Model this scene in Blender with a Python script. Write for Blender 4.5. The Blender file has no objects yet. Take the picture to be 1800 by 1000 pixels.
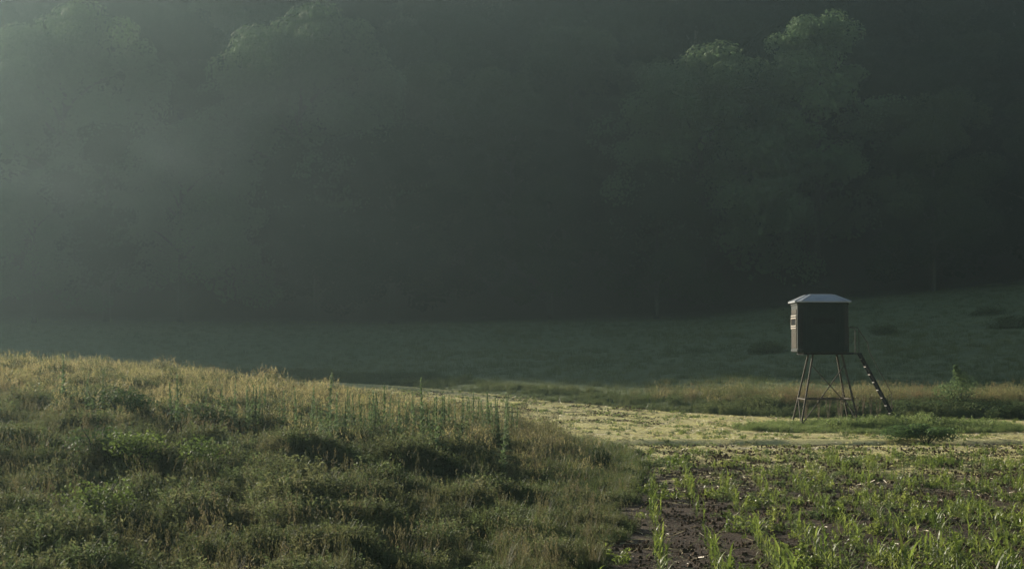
import bpy, math, random
import numpy as np
from mathutils import Vector, noise, Matrix
R = math.radians
random.seed(7); rng = np.random.default_rng(7)
scene = bpy.context.scene
COL = scene.collection

# ------------------------------------------------------------------ camera
F, HOR, EYE = 3220.0, 615.0, 2.93          # focal length and horizon in photograph pixels, eye height in metres
cd = bpy.data.cameras.new('camera'); cam = bpy.data.objects.new('camera', cd); COL.objects.link(cam)
cd.sensor_width = 36; cd.lens = 36 * F / 1800; cd.clip_start = .1; cd.clip_end = 2000
PITCH = math.atan((HOR - 500) / F)
cam.location = (0, 0, EYE); cam.rotation_euler = (R(90) + PITCH, 0, 0)
scene.camera = cam
# ------------------------------------------------------------------ sky, sun, exposure
SUN_EL, SUN_AZ = R(16), R(44)              # azimuth: degrees left of straight ahead
scene.world = bpy.data.worlds.new('World'); scene.world.use_nodes = True
nt = scene.world.node_tree; bg = nt.nodes['Background']; sk = nt.nodes.new('ShaderNodeTexSky')
sk.sky_type = 'NISHITA'; sk.sun_disc = False; sk.sun_elevation = SUN_EL; sk.sun_rotation = -SUN_AZ
sk.air_density = 1.2; sk.dust_density = 1.0
nt.links.new(sk.outputs[0], bg.inputs[0]); bg.inputs[1].default_value = .05
sl = bpy.data.lights.new('sun', 'SUN'); sl.energy = 5.0; sl.angle = R(.6); sl.color = (1, .90, .74)
so = bpy.data.objects.new('sun', sl); COL.objects.link(so); so.location = (-60, 60, 60)
sdir = Vector((-math.sin(SUN_AZ) * math.cos(SUN_EL), math.cos(SUN_AZ) * math.cos(SUN_EL), math.sin(SUN_EL)))
so.rotation_euler = sdir.to_track_quat('Z', 'Y').to_euler()
vs = scene.view_settings; vs.view_transform = 'Standard'; vs.look = 'None'; vs.gamma = 1; vs.exposure = 1.15
cy = scene.cycles; cy.use_denoising = True; cy.denoising_input_passes = 'RGB_ALBEDO'; cy.max_bounces = 6; cy.diffuse_bounces = 2; cy.glossy_bounces = 2
cy.transmission_bounces = 3; cy.volume_bounces = 0; cy.transparent_max_bounces = 8
HAZE_DENSITY, HAZE_G = .00050, .79

# ------------------------------------------------------------------ terrain
def lerp_tab(x, tab):
    if x <= tab[0][0]: return tab[0][1]
    for (a, va), (b, vb) in zip(tab, tab[1:]):
        if x <= b: return va + (vb - va) * (x - a) / (b - a)
    return tab[-1][1]
def sst(t):
    t = min(1, max(0, t)); return t * t * (3 - 2 * t)
EDGE = [(-3, 0), (-.6, 10), (1.1, 24.5), (2.1, 35.6), (2.9, 45), (3.2, 52), (2.2, 58), (-.5, 63), (-6, 68), (-15, 71), (-40, 74), (-200, 80)]
def mound_s(x, y):                          # signed distance to the meadow's edge, positive on the meadow
    best = 1e9; sg = 1
    for (ax, ay), (bx_, by_) in zip(EDGE, EDGE[1:]):
        dx, dy = bx_ - ax, by_ - ay
        t = max(0, min(1, ((x - ax) * dx + (y - ay) * dy) / (dx * dx + dy * dy)))
        ex, ey = x - ax - t * dx, y - ay - t * dy
        d = ex * ex + ey * ey
        if d < best: best = d; sg = 1 if (dx * (y - ay) - dy * (x - ax)) > 0 else -1
    return sg * math.sqrt(best)
BANK = [(-60, 140), (-30, 130), (-15, 118), (-9.6, 110), (0, 93), (7.8, 85), (12, 80.5), (18, 79), (24, 78), (60, 76), (120, 76)]
TREEZ = [(-60, 5.8), (-44, 5.65), (-10, 5.1), (15, 5.8), (30, 7.4), (45, 8.9), (90, 11)]
CREST_Y, SLOPE = 245.0, .458
def N3(x, y, s, k=0): return noise.noise(Vector((x * s, y * s, 3.7 + k)))
def macro(x, y):
    rise = .95 * sst((12 - x) / 21) * sst((y - 58) / 38)
    yb = lerp_tab(x, BANK)
    z = rise
    if y > yb:
        zt = lerp_tab(x, TREEZ)
        z = rise + (.12 + .23 * sst((x - 4) / 6)) * sst((y - yb) / 2.5)
        z += (zt - z) * max(0, min(1, (y - yb) / (158 - yb))) ** 1.05
        z += .25 * N3(x, y, .06) * sst((y - yb) / 10)
    if y > 158:
        d = y - 158
        z += SLOPE * (min(y, CREST_Y) - 158) * sst(d / 12 + .35) + 3.0 * N3(x, y, .02) * sst(d / 30) * (1 - .6 * sst((y - 200) / 40))
    if y > 190: z -= .5 * math.exp(-((x + 118) / 15) ** 2) * sst((y - 190) / 40)  # unseen dip shaped into the ridge to let sun onto the left treetops
    return z
def H(x, y):
    z = macro(x, y)
    s = mound_s(x, y)
    if s > 0:
        A = lerp_tab(x, [(-60, 2.9), (-14, 2.12), (-8.5, 1.58), (-5, 1.2), (0, .55), (3, .35)])
        B = lerp_tab(y, [(0, .12), (18, .16), (24, .34), (30, .55), (42, .83), (54, 1.0), (75, .95), (110, .5), (150, 0)])
        m = sst(s / 4.5)
        z += A * B * m
        z += m * (1 - .72 * sst((y - 38) / 14)) * (.32 * N3(x, y, .5) + .2 * N3(x, y, 1.15, 1) + .1 * N3(x, y, 2.3, 3))
    else:
        if y < 100:
            f = sst(-s / 1.0)
            if y < 57: # tilled ground: furrows along the rows, clods
                z += f * (.035 * N3(x, y, 2.3) + .03 * N3(x, y, 5.1, 2))
            else:
                z += f * (.03 * N3(x, y, 1.1) + .012 * N3(x, y, 4))
            z -= (.13 + .2 * N3(x, 0, .5, 7)) * math.exp(-((y - 56.9 - .25 * N3(x, 0, .3)) / .28) ** 2) * f
            z += .14 * math.exp(-((y - 57.8 - .25 * N3(x, 0, .3)) / .4) ** 2) * f
    return z
def pix(px, py, Y):                         # point at depth Y seen at a photograph pixel
    return (px - 900) / F * Y, Y, EYE - (py - HOR) / F * Y
def ground(px, py, y0=17, y1=150):          # where the ground lies under that pixel
    y = y0
    while y < y1:
        x = (px - 900) / F * y
        if EYE - (py - HOR) / F * y <= H(x, y): return x, y, H(x, y)
        y += .15
    return x, y, H(x, y)

# ------------------------------------------------------------------ materials
def mat(name):
    m = bpy.data.materials.new(name); m.use_nodes = True
    t = m.node_tree; return m, t, t.nodes['Principled BSDF'], t.nodes['Material Output']
def nd(t, typ, **kw):
    n = t.nodes.new(typ)
    for k, v in kw.items(): setattr(n, k, v)
    return n
def noise_node(t, scale, detail=4, rough=.6, coord=None):
    n = nd(t, 'ShaderNodeTexNoise'); n.inputs['Scale'].default_value = scale; n.inputs['Detail'].default_value = detail
    n.inputs['Roughness'].default_value = rough
    if coord is not None: t.links.new(coord, n.inputs['Vector'])
    return n
def ramp(t, fac, stops):
    r = nd(t, 'ShaderNodeValToRGB'); e = r.color_ramp.elements
    while len(e) < len(stops): e.new(.5)
    for el, (p, c) in zip(e, stops):
        el.position = p; el.color = (c, c, c, 1) if isinstance(c, (int, float)) else (*c, 1)
    t.links.new(fac, r.inputs[0]); return r
def mixc(t, fac, a, b, mode='MIX'):
    m = nd(t, 'ShaderNodeMix', data_type='RGBA', blend_type=mode)
    for sock, v in ((0, fac), (6, a), (7, b)):
        if isinstance(v, (int, float)): m.inputs[sock].default_value = v
        elif isinstance(v, tuple): m.inputs[sock].default_value = (*v, 1)
        else: t.links.new(v, m.inputs[sock])
    return m.outputs[2]
def leaf_mat(name, cols, trans=.35, rough=.5, patch=.35, gloss=.2, isv=.6):
    m, t, b, out = mat(name)
    oi = nd(t, 'ShaderNodeObjectInfo'); geo = nd(t, 'ShaderNodeNewGeometry')
    n = noise_node(t, patch, 3, .6, geo.outputs['Position'])
    a = nd(t, 'ShaderNodeMath', operation='MULTIPLY_ADD'); a.inputs[1].default_value = .45; t.links.new(oi.outputs['Random'], a.inputs[0])
    s = nd(t, 'ShaderNodeMath', operation='MULTIPLY_ADD'); s.inputs[1].default_value = 1.5; s.inputs[2].default_value = -.47
    t.links.new(n.outputs[0], s.inputs[0]); t.links.new(s.outputs[0], a.inputs[2])
    k = len(cols)
    r = ramp(t, a.outputs[0], [(i / (k - 1) * .8 + .1, c) for i, c in enumerate(cols)])
    isl = nd(t, 'ShaderNodeMath', operation='MULTIPLY_ADD'); isl.inputs[1].default_value = isv; isl.inputs[2].default_value = 1 - isv / 2
    t.links.new(geo.outputs['Random Per Island'], isl.inputs[0])
    c = mixc(t, 1.0, r.outputs[0], isl.outputs[0], 'MULTIPLY')
    t.links.new(c, b.inputs['Base Color']); b.inputs['Roughness'].default_value = rough
    b.inputs['Specular IOR Level'].default_value = gloss
    tr = nd(t, 'ShaderNodeBsdfTranslucent'); t.links.new(c, tr.inputs[0])
    mx = nd(t, 'ShaderNodeMixShader'); mx.inputs[0].default_value = trans
    t.links.new(b.outputs[0], mx.inputs[1]); t.links.new(tr.outputs[0], mx.inputs[2]); t.links.new(mx.outputs[0], out.inputs[0])
    return m
def plain(name, c1, c2, rough=.6, metal=0., scale=6., bump=.2, spec=.5):
    m, t, b, out = mat(name)
    tc = nd(t, 'ShaderNodeTexCoord'); n = noise_node(t, scale, 5, .65, tc.outputs['Object'])
    r = ramp(t, n.outputs[0], [(.3, c1), (.7, c2)]); t.links.new(r.outputs[0], b.inputs['Base Color'])
    b.inputs['Roughness'].default_value = rough; b.inputs['Metallic'].default_value = metal; b.inputs['Specular IOR Level'].default_value = spec
    bp = nd(t, 'ShaderNodeBump'); bp.inputs['Strength'].default_value = bump; bp.inputs['Distance'].default_value = .01
    t.links.new(n.outputs[0], bp.inputs['Height']); t.links.new(bp.outputs[0], b.inputs['Normal'])
    return m
M = {}
M['herb'] = leaf_mat('meadow herb leaves', [(.04, .052, .022), (.07, .083, .034), (.115, .125, .052), (.18, .17, .085)], .45, .7, .5, .1)
M['herb2'] = leaf_mat('soft green meadow leaves', [(.06, .085, .035), (.09, .12, .045), (.13, .155, .06)], .45, .65, .4, .12)
M['dry'] = leaf_mat('dry golden grass', [(.17, .18, .06), (.28, .25, .10), (.38, .32, .15), (.28, .22, .11)], .4, .6, .5)
M['dryherb'] = leaf_mat('yellowing herbs', [(.15, .17, .06), (.25, .25, .09), (.34, .30, .13), (.30, .21, .14)], .45, .7, .9, .1)
M['tan'] = leaf_mat('brown seeding grass', [(.08, .09, .03), (.12, .115, .05), (.19, .15, .08)], .4, .6, .4)
M['rust'] = leaf_mat('rust brown grass', [(.12, .14, .055), (.18, .155, .07), (.23, .15, .085)], .35, .7, .25, .1)
M['grass'] = leaf_mat('green grass', [(.06, .09, .025), (.10, .13, .035), (.15, .16, .05)], .4, .5, .4)
M['far'] = leaf_mat('pasture grass', [(.08, .105, .045), (.115, .14, .055), (.14, .15, .06)], .3, .8, .08, .05)
M['corn'] = leaf_mat('young corn leaf', [(.085, .13, .022), (.145, .19, .037), (.22, .25, .06)], .5, .5, .5, .3)
M['weed'] = leaf_mat('tall weed leaf', [(.10, .15, .06), (.14, .20, .08), (.19, .25, .11)], .5, .6, .6, .15)
M['shrub'] = leaf_mat('yellow green shrub leaf', [(.10, .145, .035), (.15, .20, .05), (.21, .25, .07)], .45, .6, .8, .1)
M['darkshrub'] = leaf_mat('dark shrub leaf', [(.02, .035, .012), (.035, .055, .018), (.05, .07, .02)], .25, .65, .8, .1)
M['bankshrub'] = leaf_mat('bank shrub leaf', [(.06, .10, .035), (.095, .135, .05), (.13, .16, .06)], .35, .65, .8, .1)
M['broad'] = leaf_mat('broad vine leaf', [(.06, .11, .04), (.09, .15, .05), (.12, .18, .06)], .4, .6, .9, .15)
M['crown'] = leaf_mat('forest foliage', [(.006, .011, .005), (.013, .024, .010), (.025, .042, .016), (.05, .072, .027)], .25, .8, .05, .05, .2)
M['crownlit'] = leaf_mat('skylit tone forest foliage', [(.08, .13, .06), (.11, .17, .07), (.14, .20, .085)], .3, .8, .1, .05, .2)  # lighter copy of the forest foliage, skylight on the crown put into its colour
M['bark'] = plain('bark', (.024, .027, .017), (.042, .046, .028), .9, 0, 3, .6)
M['stalk'] = plain('green stalk', (.08, .11, .04), (.12, .14, .05), .6, 0, 9)
M['drystalk'] = plain('dry stalk', (.16, .12, .07), (.26, .2, .12), .8, 0, 9)
M['moss'] = leaf_mat('golden green moss', [(.36, .35, .12), (.50, .47, .18), (.6, .54, .26)], .5, .7, .8, .1)
M['straw'] = plain('straw residue', (.26, .21, .11), (.48, .40, .22), .6, 0, 20)
M['clod'] = plain('damp soil clod', (.022, .013, .006), (.08, .05, .024), .9, 0, 12, .8, .1)
M['cabin'] = plain('dark green moulded shell', (.012, .018, .016), (.020, .027, .023), .7, 0, 3, .15, .12)
M['roofm'] = plain('pale grey roof sheet', (.22, .235, .25), (.30, .315, .33), .42, 0, 2, .1)
M['frame'] = plain('dull tan window frame', (.20, .17, .13), (.30, .26, .20), .5, 0, 8)
M['panel'] = plain('grey brown side panel', (.032, .028, .021), (.065, .058, .042), .8, 0, 30, .5, .1)  # browner and lighter than the shell
M['steel'] = plain('brown powder coated steel', (.045, .036, .025), (.085, .068, .045), .7, 0, 10, .2, .15)
M['darksteel'] = plain('black powder coated steel', (.008, .008, .008), (.02, .018, .016), .6, 0, 10, .2, .2)
M['tread'] = plain('step paled for caught light', (.10, .095, .085), (.19, .175, .155), .5, 0, 10, .2, .3)  # paled to stand for the light the steps catch between the rails
g, t, b, out = mat('dark window glass'); M['glass'] = g
n = noise_node(t, 3); r_ = ramp(t, n.outputs[0], [(.3, (.006, .007, .008)), (.7, (.012, .014, .014))])
t.links.new(r_.outputs[0], b.inputs['Base Color']); b.inputs['Roughness'].default_value = .3; b.inputs['Specular IOR Level'].default_value = .12

def ground_mat():
    m, t, b, out = mat('ground cover')
    geo = nd(t, 'ShaderNodeNewGeometry'); P = geo.outputs['Position']
    at = nd(t, 'ShaderNodeAttribute', attribute_name='zone'); sep = nd(t, 'ShaderNodeSeparateColor'); t.links.new(at.outputs['Color'], sep.inputs[0])
    n1 = noise_node(t, .55, 5, .65, P); n2 = noise_node(t, 3.5, 6, .7, P); n3 = noise_node(t, 18, 5, .7, P)
    mp = nd(t, 'ShaderNodeMapping'); mp.inputs['Scale'].default_value = (.35, 1.6, 1); t.links.new(P, mp.inputs[0])
    n4 = noise_node(t, 1.0, 6, .7, mp.outputs[0])
    soil = ramp(t, n3.outputs[0], [(.3, (.018, .010, .004)), (.6, (.05, .029, .011)), (.85, (.14, .09, .04))]).outputs[0]
    moss = ramp(t, n3.outputs[0], [(.25, (.24, .21, .08)), (.55, (.48, .44, .19)), (.8, (.62, .55, .30))]).outputs[0]
    # moss / straw covers the tilled soil in patches, more of it towards the strip (zone.G)
    a = nd(t, 'ShaderNodeMath', operation='ADD'); t.links.new(n4.outputs[0], a.inputs[0]); t.links.new(sep.outputs[1], a.inputs[1])
    a2 = nd(t, 'ShaderNodeMath', operation='MULTIPLY_ADD'); a2.inputs[1].default_value = .5; t.links.new(n2.outputs[0], a2.inputs[0]); t.links.new(a.outputs[0], a2.inputs[2])
    mk = ramp(t, a2.outputs[0], [(.86, 0.), (1.02, 1.)]).outputs[0]
    field = mixc(t, mk, soil, moss)
    pale = mixc(t, n3.outputs[0], (.34, .29, .2), (.5, .44, .3))
    field = mixc(t, sep.outputs[2], field, pale)
    mead = ramp(t, n2.outputs[0], [(.3, (.035, .04, .018)), (.7, (.075, .085, .035))]).outputs[0]
    c = mixc(t, sep.outputs[0], field, mead)
    at2 = nd(t, 'ShaderNodeAttribute', attribute_name='pasture'); 
    far = ramp(t, n1.outputs[0], [(.3, (.10, .125, .055)), (.7, (.135, .155, .06))]).outputs[0]
    far = mixc(t, .35, far, ramp(t, n4.outputs[0], [(.3, (.08, .11, .05)), (.7, (.12, .15, .06))]).outputs[0])
    c = mixc(t, at2.outputs['Fac'], c, far)
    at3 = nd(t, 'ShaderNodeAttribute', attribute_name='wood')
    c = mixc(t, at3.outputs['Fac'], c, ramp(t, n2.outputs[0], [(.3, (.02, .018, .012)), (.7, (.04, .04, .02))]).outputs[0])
    t.links.new(c, b.inputs['Base Color'])
    b.inputs['Specular IOR Level'].default_value = .15
    rr = ramp(t, n2.outputs[0], [(.3, .6), (.7, .95)]); t.links.new(rr.outputs[0], b.inputs['Roughness'])
    h = nd(t, 'ShaderNodeMath', operation='ADD'); t.links.new(n3.outputs[0], h.inputs[0]); t.links.new(n2.outputs[0], h.inputs[1])
    bp = nd(t, 'ShaderNodeBump'); bp.inputs['Strength'].default_value = .9; bp.inputs['Distance'].default_value = .06
    t.links.new(h.outputs[0], bp.inputs['Height']); t.links.new(bp.outputs[0], b.inputs['Normal'])
    return m
M['ground'] = ground_mat()

# ------------------------------------------------------------------ mesh helpers
class MB:
    def __init__(s): s.v = []; s.f = []
    def quad(s, c, u, w):                   # c centre, u and w half axes; pointed leaf
        i = len(s.v); s.v += [c - u, c + w, c + u, c - w]; s.f.append((i, i + 1, i + 2, i + 3))
    def blade(s, base, ang, lean, length, width, bend, seg=3):
        d = Vector((math.cos(ang), math.sin(ang), 0)); side = Vector((-d.y, d.x, 0)); p = Vector(base); th = lean
        i0 = len(s.v)
        for k in range(seg + 1):
            w = width * (1 - (k / seg) ** 1.5) * .5 if k < seg else 0
            if k < seg: s.v += [p - side * w, p + side * w]
            else: s.v.append(p.copy())
            st = length / seg; p = p + d * math.sin(th) * st + Vector((0, 0, 1)) * math.cos(th) * st; th += bend / seg
        for k in range(seg - 1): a = i0 + 2 * k; s.f.append((a, a + 1, a + 3, a + 2))
        a = i0 + 2 * (seg - 1); s.f.append((a, a + 1, a + 2))
        return p
    def tube(s, pts, rad, n=6, cap=True):
        pts = [Vector(p) for p in pts]; rings = []
        for k, p in enumerate(pts):
            d = (pts[min(k + 1, len(pts) - 1)] - pts[max(k - 1, 0)]).normalized()
            a = d.cross(Vector((.13, 1, .07)) if abs(d.y) < .9 else Vector((1, 0, 0))).normalized(); b_ = d.cross(a)
            r = rad[k] if isinstance(rad, (list, tuple)) else rad
            rings.append(len(s.v))
            for j in range(n): q = 2 * math.pi * j / n; s.v.append(p + a * math.cos(q) * r + b_ * math.sin(q) * r)
        for a, b_ in zip(rings, rings[1:]):
            for j in range(n): s.f.append((a + j, a + (j + 1) % n, b_ + (j + 1) % n, b_ + j))
        if cap: s.f.append(tuple(rings[0] + j for j in reversed(range(n)))); s.f.append(tuple(rings[-1] + j for j in range(n)))
    def box(s, lo, hi):
        x0, y0, z0 = lo; x1, y1, z1 = hi; i = len(s.v)
        s.v += [Vector(p) for p in ((x0, y0, z0), (x1, y0, z0), (x1, y1, z0), (x0, y1, z0), (x0, y0, z1), (x1, y0, z1), (x1, y1, z1), (x0, y1, z1))]
        s.f += [tuple(i + k for k in q) for q in ((0, 3, 2, 1), (4, 5, 6, 7), (0, 1, 5, 4), (1, 2, 6, 5), (2, 3, 7, 6), (3, 0, 4, 7))]
    def beam(s, a, b_, w, d=None):          # square tube
        a, b_ = Vector(a), Vector(b_); z = (b_ - a).normalized(); x = z.cross(Vector((0, 1, 0)))
        x = x.normalized() if x.length > .1 else Vector((1, 0, 0)); y = z.cross(x); d = d or w; i = len(s.v)
        for p in (a, b_):
            for sx, sy in ((-1, -1), (1, -1), (1, 1), (-1, 1)): s.v.append(p + x * sx * w / 2 + y * sy * d / 2)
        s.f += [tuple(i + k for k in q) for q in ((0, 3, 2, 1), (4, 5, 6, 7), (0, 1, 5, 4), (1, 2, 6, 5), (2, 3, 7, 6), (3, 0, 4, 7))]
    def mesh(s, name, m, smooth=False):
        me = bpy.data.meshes.new(name); me.from_pydata([tuple(v) for v in s.v], [], s.f); me.materials.append(m)
        if smooth: me.polygons.foreach_set('use_smooth', [True] * len(me.polygons))
        me.update(); return me
    def obj(s, name, m, parent=None, smooth=False, link=True):
        o = bpy.data.objects.new(name, s.mesh(name, m, smooth))
        if link: COL.objects.link(o)
        o.parent = parent; return o
def tag(o, label=None, cat=None, group=None, kind=None):
    for k, v in (('label', label), ('category', cat), ('group', group), ('kind', kind)):
        if v: o[k] = v
    return o
def empty(name, loc, label, cat, group=None, rz=0, sc=1):
    o = bpy.data.objects.new(name, None); COL.objects.link(o); o.location = loc; o.rotation_euler = (0, 0, rz); o.scale = (sc,) * 3
    o.empty_display_size = .2
    return tag(o, label, cat, group)
def child(name, me, parent):
    o = bpy.data.objects.new(name, me); COL.objects.link(o); o.parent = parent; return o

# ------------------------------------------------------------------ the ground: one sheet
def axis(parts):
    out = []
    for a, b_, st in parts: out += list(np.arange(a, b_, st))
    return out + [parts[-1][1]]
XS = axis([(-300, -60, 8), (-60, -18, 1.4), (-18, 16, .17), (16, 26, .3), (26, 60, 1.4), (60, 240, 8)])
YS = axis([(-40, 12, 3), (12, 60, .17), (60, 80, .3), (80, 120, .7), (120, 160, 1.5), (160, 350, 5)])
V = []; zone = []; past = []; wood = []
for y in YS:
    for x in XS:
        V.append((x, y, H(x, y)))
        s = mound_s(x, y); yb = lerp_tab(x, BANK)
        w = .35 * N3(x, y, .5, 9)
        mz = sst((s + w) / .8 + .3)
        gm = lerp_tab(y + 4 * N3(x, y, .12, 3), [(28, -.32), (40, -.24), (47, -.1), (52, .06), (56, .20), (100, .23)])
        gm -= .25 * sst((y - 68) / 10) * sst((8 - x) / 6)
        gm -= .4 * math.exp(-((y - 57.0 - .25 * N3(x, 0, .3)) / .5) ** 2)
        pl = 1.0 * math.exp(-((y - 54.9 - .3 * N3(x, 0, .25)) / .5) ** 2) * sst(.5 + 2 * N3(x, y, .5, 4))
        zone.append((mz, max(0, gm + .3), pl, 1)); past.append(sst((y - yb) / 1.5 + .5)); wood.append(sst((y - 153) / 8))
nx = len(XS)
Fc = [(j * nx + i, j * nx + i + 1, (j + 1) * nx + i + 1, (j + 1) * nx + i) for j in range(len(YS) - 1) for i in range(nx - 1)]
me = bpy.data.meshes.new('ground'); me.from_pydata(V, [], Fc); me.materials.append(M['ground'])
me.polygons.foreach_set('use_smooth', [True] * len(Fc))
ca = me.color_attributes.new('zone', 'FLOAT_COLOR', 'POINT'); ca.data.foreach_set('color', np.array(zone, dtype=np.float32).ravel())
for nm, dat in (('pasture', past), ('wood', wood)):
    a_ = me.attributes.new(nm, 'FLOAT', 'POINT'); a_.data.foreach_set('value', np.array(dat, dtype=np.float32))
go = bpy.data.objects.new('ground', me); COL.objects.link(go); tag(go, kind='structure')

# ------------------------------------------------------------------ scattering of uncountable ground cover (geometry nodes)
def scatter(name, pts, protos, label, cat, tilt=.12):
    # pts: (x, y, z, scale)
    n = len(pts); me = bpy.data.meshes.new(name); me.vertices.add(n)
    P = np.array(pts, dtype=np.float32)
    me.vertices.foreach_set('co', P[:, :3].ravel())
    for an, ty, dat in (('sc', 'FLOAT', P[:, 3]), ('rz', 'FLOAT', rng.uniform(0, 6.28, n)), ('tx', 'FLOAT', rng.normal(0, tilt, n)), ('ty', 'FLOAT', rng.normal(0, tilt, n))):
        a = me.attributes.new(an, ty, 'POINT'); a.data.foreach_set('value', np.asarray(dat, dtype=np.float32))
    a = me.attributes.new('pi', 'INT', 'POINT'); a.data.foreach_set('value', rng.integers(0, len(protos), n).astype(np.int32))
    o = bpy.data.objects.new(name, me); COL.objects.link(o); tag(o, label, cat, kind='stuff')
    pc = bpy.data.collections.new(name + '_sources')
    for k, pm in enumerate(protos):
        po = bpy.data.objects.new(f'{name}_source_{chr(97 + k)}', pm); pc.objects.link(po)
    ng = bpy.data.node_groups.new(name, 'GeometryNodeTree')
    ng.interface.new_socket('Geometry', in_out='INPUT', socket_type='NodeSocketGeometry')
    ng.interface.new_socket('Geometry', in_out='OUTPUT', socket_type='NodeSocketGeometry')
    gi = ng.nodes.new('NodeGroupInput'); gout = ng.nodes.new('NodeGroupOutput')
    ci = ng.nodes.new('GeometryNodeCollectionInfo'); ci.inputs['Collection'].default_value = pc
    ci.inputs['Separate Children'].default_value = True; ci.inputs['Reset Children'].default_value = True
    ip = ng.nodes.new('GeometryNodeInstanceOnPoints'); ip.inputs['Pick Instance'].default_value = True
    def attr(an, ty='FLOAT'):
        q = ng.nodes.new('GeometryNodeInputNamedAttribute'); q.data_type = ty; q.inputs['Name'].default_value = an
        return q.outputs['Attribute']
    cx = ng.nodes.new('ShaderNodeCombineXYZ'); ng.links.new(attr('tx'), cx.inputs[0]); ng.links.new(attr('ty'), cx.inputs[1]); ng.links.new(attr('rz'), cx.inputs[2])
    ng.links.new(gi.outputs[0], ip.inputs['Points']); ng.links.new(ci.outputs[0], ip.inputs['Instance'])
    ng.links.new(attr('pi', 'INT'), ip.inputs['Instance Index']); ng.links.new(cx.outputs[0], ip.inputs['Rotation'])
    ng.links.new(attr('sc'), ip.inputs['Scale']); ng.links.new(ip.outputs[0], gout.inputs[0])
    md = o.modifiers.new('scatter', 'NODES'); md.node_group = ng
    return o

def grass_tuft(seed, m, n=45, h=.45, spread=.12, width=.009, seedheads=0, lean=.35):
    r = random.Random(seed); b = MB()
    for k in range(n):
        a = r.uniform(0, 6.28); q = spread * math.sqrt(r.random())
        tip = b.blade((q * math.cos(a * 1.7), q * math.sin(a * 1.7), -.03), a, r.uniform(0, lean), h * r.uniform(.5, 1.1), width * r.uniform(.7, 1.3), r.uniform(.1, .9))
        if k < seedheads:
            for j in range(7):
                c = tip + Vector((r.uniform(-.02, .02), r.uniform(-.02, .02), -.02 * j + .03))
                b.quad(c, Vector((0, 0, .018)), Vector((r.uniform(-1, 1), r.uniform(-1, 1), 0)).normalized() * .007)
    return b.mesh('grass_tuft', m)
def herb_tuft(seed, m, n=22, h=.28, spread=.16, leaf=.015, per=17):
    r = random.Random(seed); b = MB()
    for k in range(n):
        a = r.uniform(0, 6.28); q = spread * math.sqrt(r.random()); hh = h * r.uniform(.55, 1.15)
        p = Vector((q * math.cos(a), q * math.sin(a), -.02)); d = Vector((math.cos(a) * .35 * r.random(), math.sin(a) * .35 * r.random(), 1)).normalized()
        b.blade(p, a, .12, hh, .006, .1, 1)
        for j in range(per):
            c = p + d * hh * (.25 + .75 * j / per); u = Vector((r.gauss(0, 1), r.gauss(0, 1), r.gauss(.5, .6))).normalized()
            w = u.cross(Vector((r.gauss(0, 1), r.gauss(0, 1), r.gauss(0, 1)))).normalized(); L = leaf * r.uniform(.7, 1.4)
            b.quad(c + u * L, u * L, w * L * .38)
    return b.mesh('herb_tuft', m)
herbs = [herb_tuft(1, M['herb']), herb_tuft(2, M['herb'], 26, .24, .2), herb_tuft(3, M['herb2'], 18, .3), herb_tuft(4, M['herb'], 24, .22, .18, .016, 14)]
greens = [grass_tuft(11, M['grass'], 40, .38), grass_tuft(12, M['grass'], 36, .45, .14), herb_tuft(13, M['herb2'], 20, .3)]
drys = [grass_tuft(21, M['dry'], 34, .40, .20, .007, 20, .6), grass_tuft(22, M['dry'], 30, .30, .20, .007, 16, .8), herb_tuft(23, M['dryherb'], 22, .26, .18, .018, 12), herb_tuft(24, M['dryherb'], 24, .32, .2, .016, 14)]
tans = [grass_tuft(31, M['tan'], 44, .75, .14, .009, 22, .2), grass_tuft(32, M['tan'], 40, .68, .14, .009, 18, .2), grass_tuft(33, M['grass'], 30, .55, .14)]

def zmask(x, y): return (x - 900 / F) 
pt_herb, pt_green, pt_dry, pt_tan = [], [], [], []
N = 72000
for _ in range(N):
    y = 14 + 58 * random.random() ** 1.0; x = random.uniform(-.285 * y - 2.5, 3.6)
    s = mound_s(x, y) + .7 * N3(x, y, .9, 40)
    if s < -.15 or mound_s(x, y) < -.7: continue
    z = H(x, y)
    c1 = N3(x, y, 1.15, 1); c2 = N3(x, y, .35, 2); c3 = N3(x, y, 2.6, 6)
    clump = .34 + 2.0 * max(0, c1 + .10) + .8 * c3
    if clump < .22 and random.random() < .7: continue
    clump = max(.3, clump) * (.45 + .55 * sst(s / 2.2 + .1))
    dry_amt = sst((y - 37 + 5 * c2 + x * .12) / 9)
    if x > -2 and y > 30: dry_amt = max(dry_amt, sst((x + 2) / 3) * sst((y - 33) / 6) * .7)
    u = random.random()
    if u < dry_amt * (.62 + .5 * N3(x, y, .7, 14)):
        if s < 1.8 and random.random() < .75: pt_green.append((x, y, z, random.uniform(.6, 1.1)))
        elif x > -1.5 and random.random() < .4 and y < 60: pt_tan.append((x, y, z, clump ** .5 * random.uniform(.45, .85) * sst(s / 3 + .4)))
        else: pt_dry.append((x, y, z, clump ** .5 * random.uniform(.6, 1.05)))
    elif random.random() < .2 + .22 * (c2 > .12) + .35 * (s < 1.6): pt_green.append((x, y, z, clump ** .6 * random.uniform(.6, 1.1)))
    elif random.random() < .035 + .12 * (c2 < -.25): pt_tan.append((x, y, z, random.uniform(.35, .8)))
    else: pt_herb.append((x, y, z, clump ** .7 * random.uniform(.8, 1.4)))
scatter('meadow_herbs', pt_herb, herbs, 'low olive green herbs in soft clumps covering the foreground slope', 'ground cover')
scatter('meadow_grass', pt_green, greens, 'green grass growing between the herbs on the slope', 'grass')
scatter('dry_grass', pt_dry, drys, 'dry golden grass with seed heads along the sunlit crest', 'grass')
scatter('seeding_grass', pt_tan, tans, 'taller brown seeding grass near the edge of the corn field', 'grass')
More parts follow.
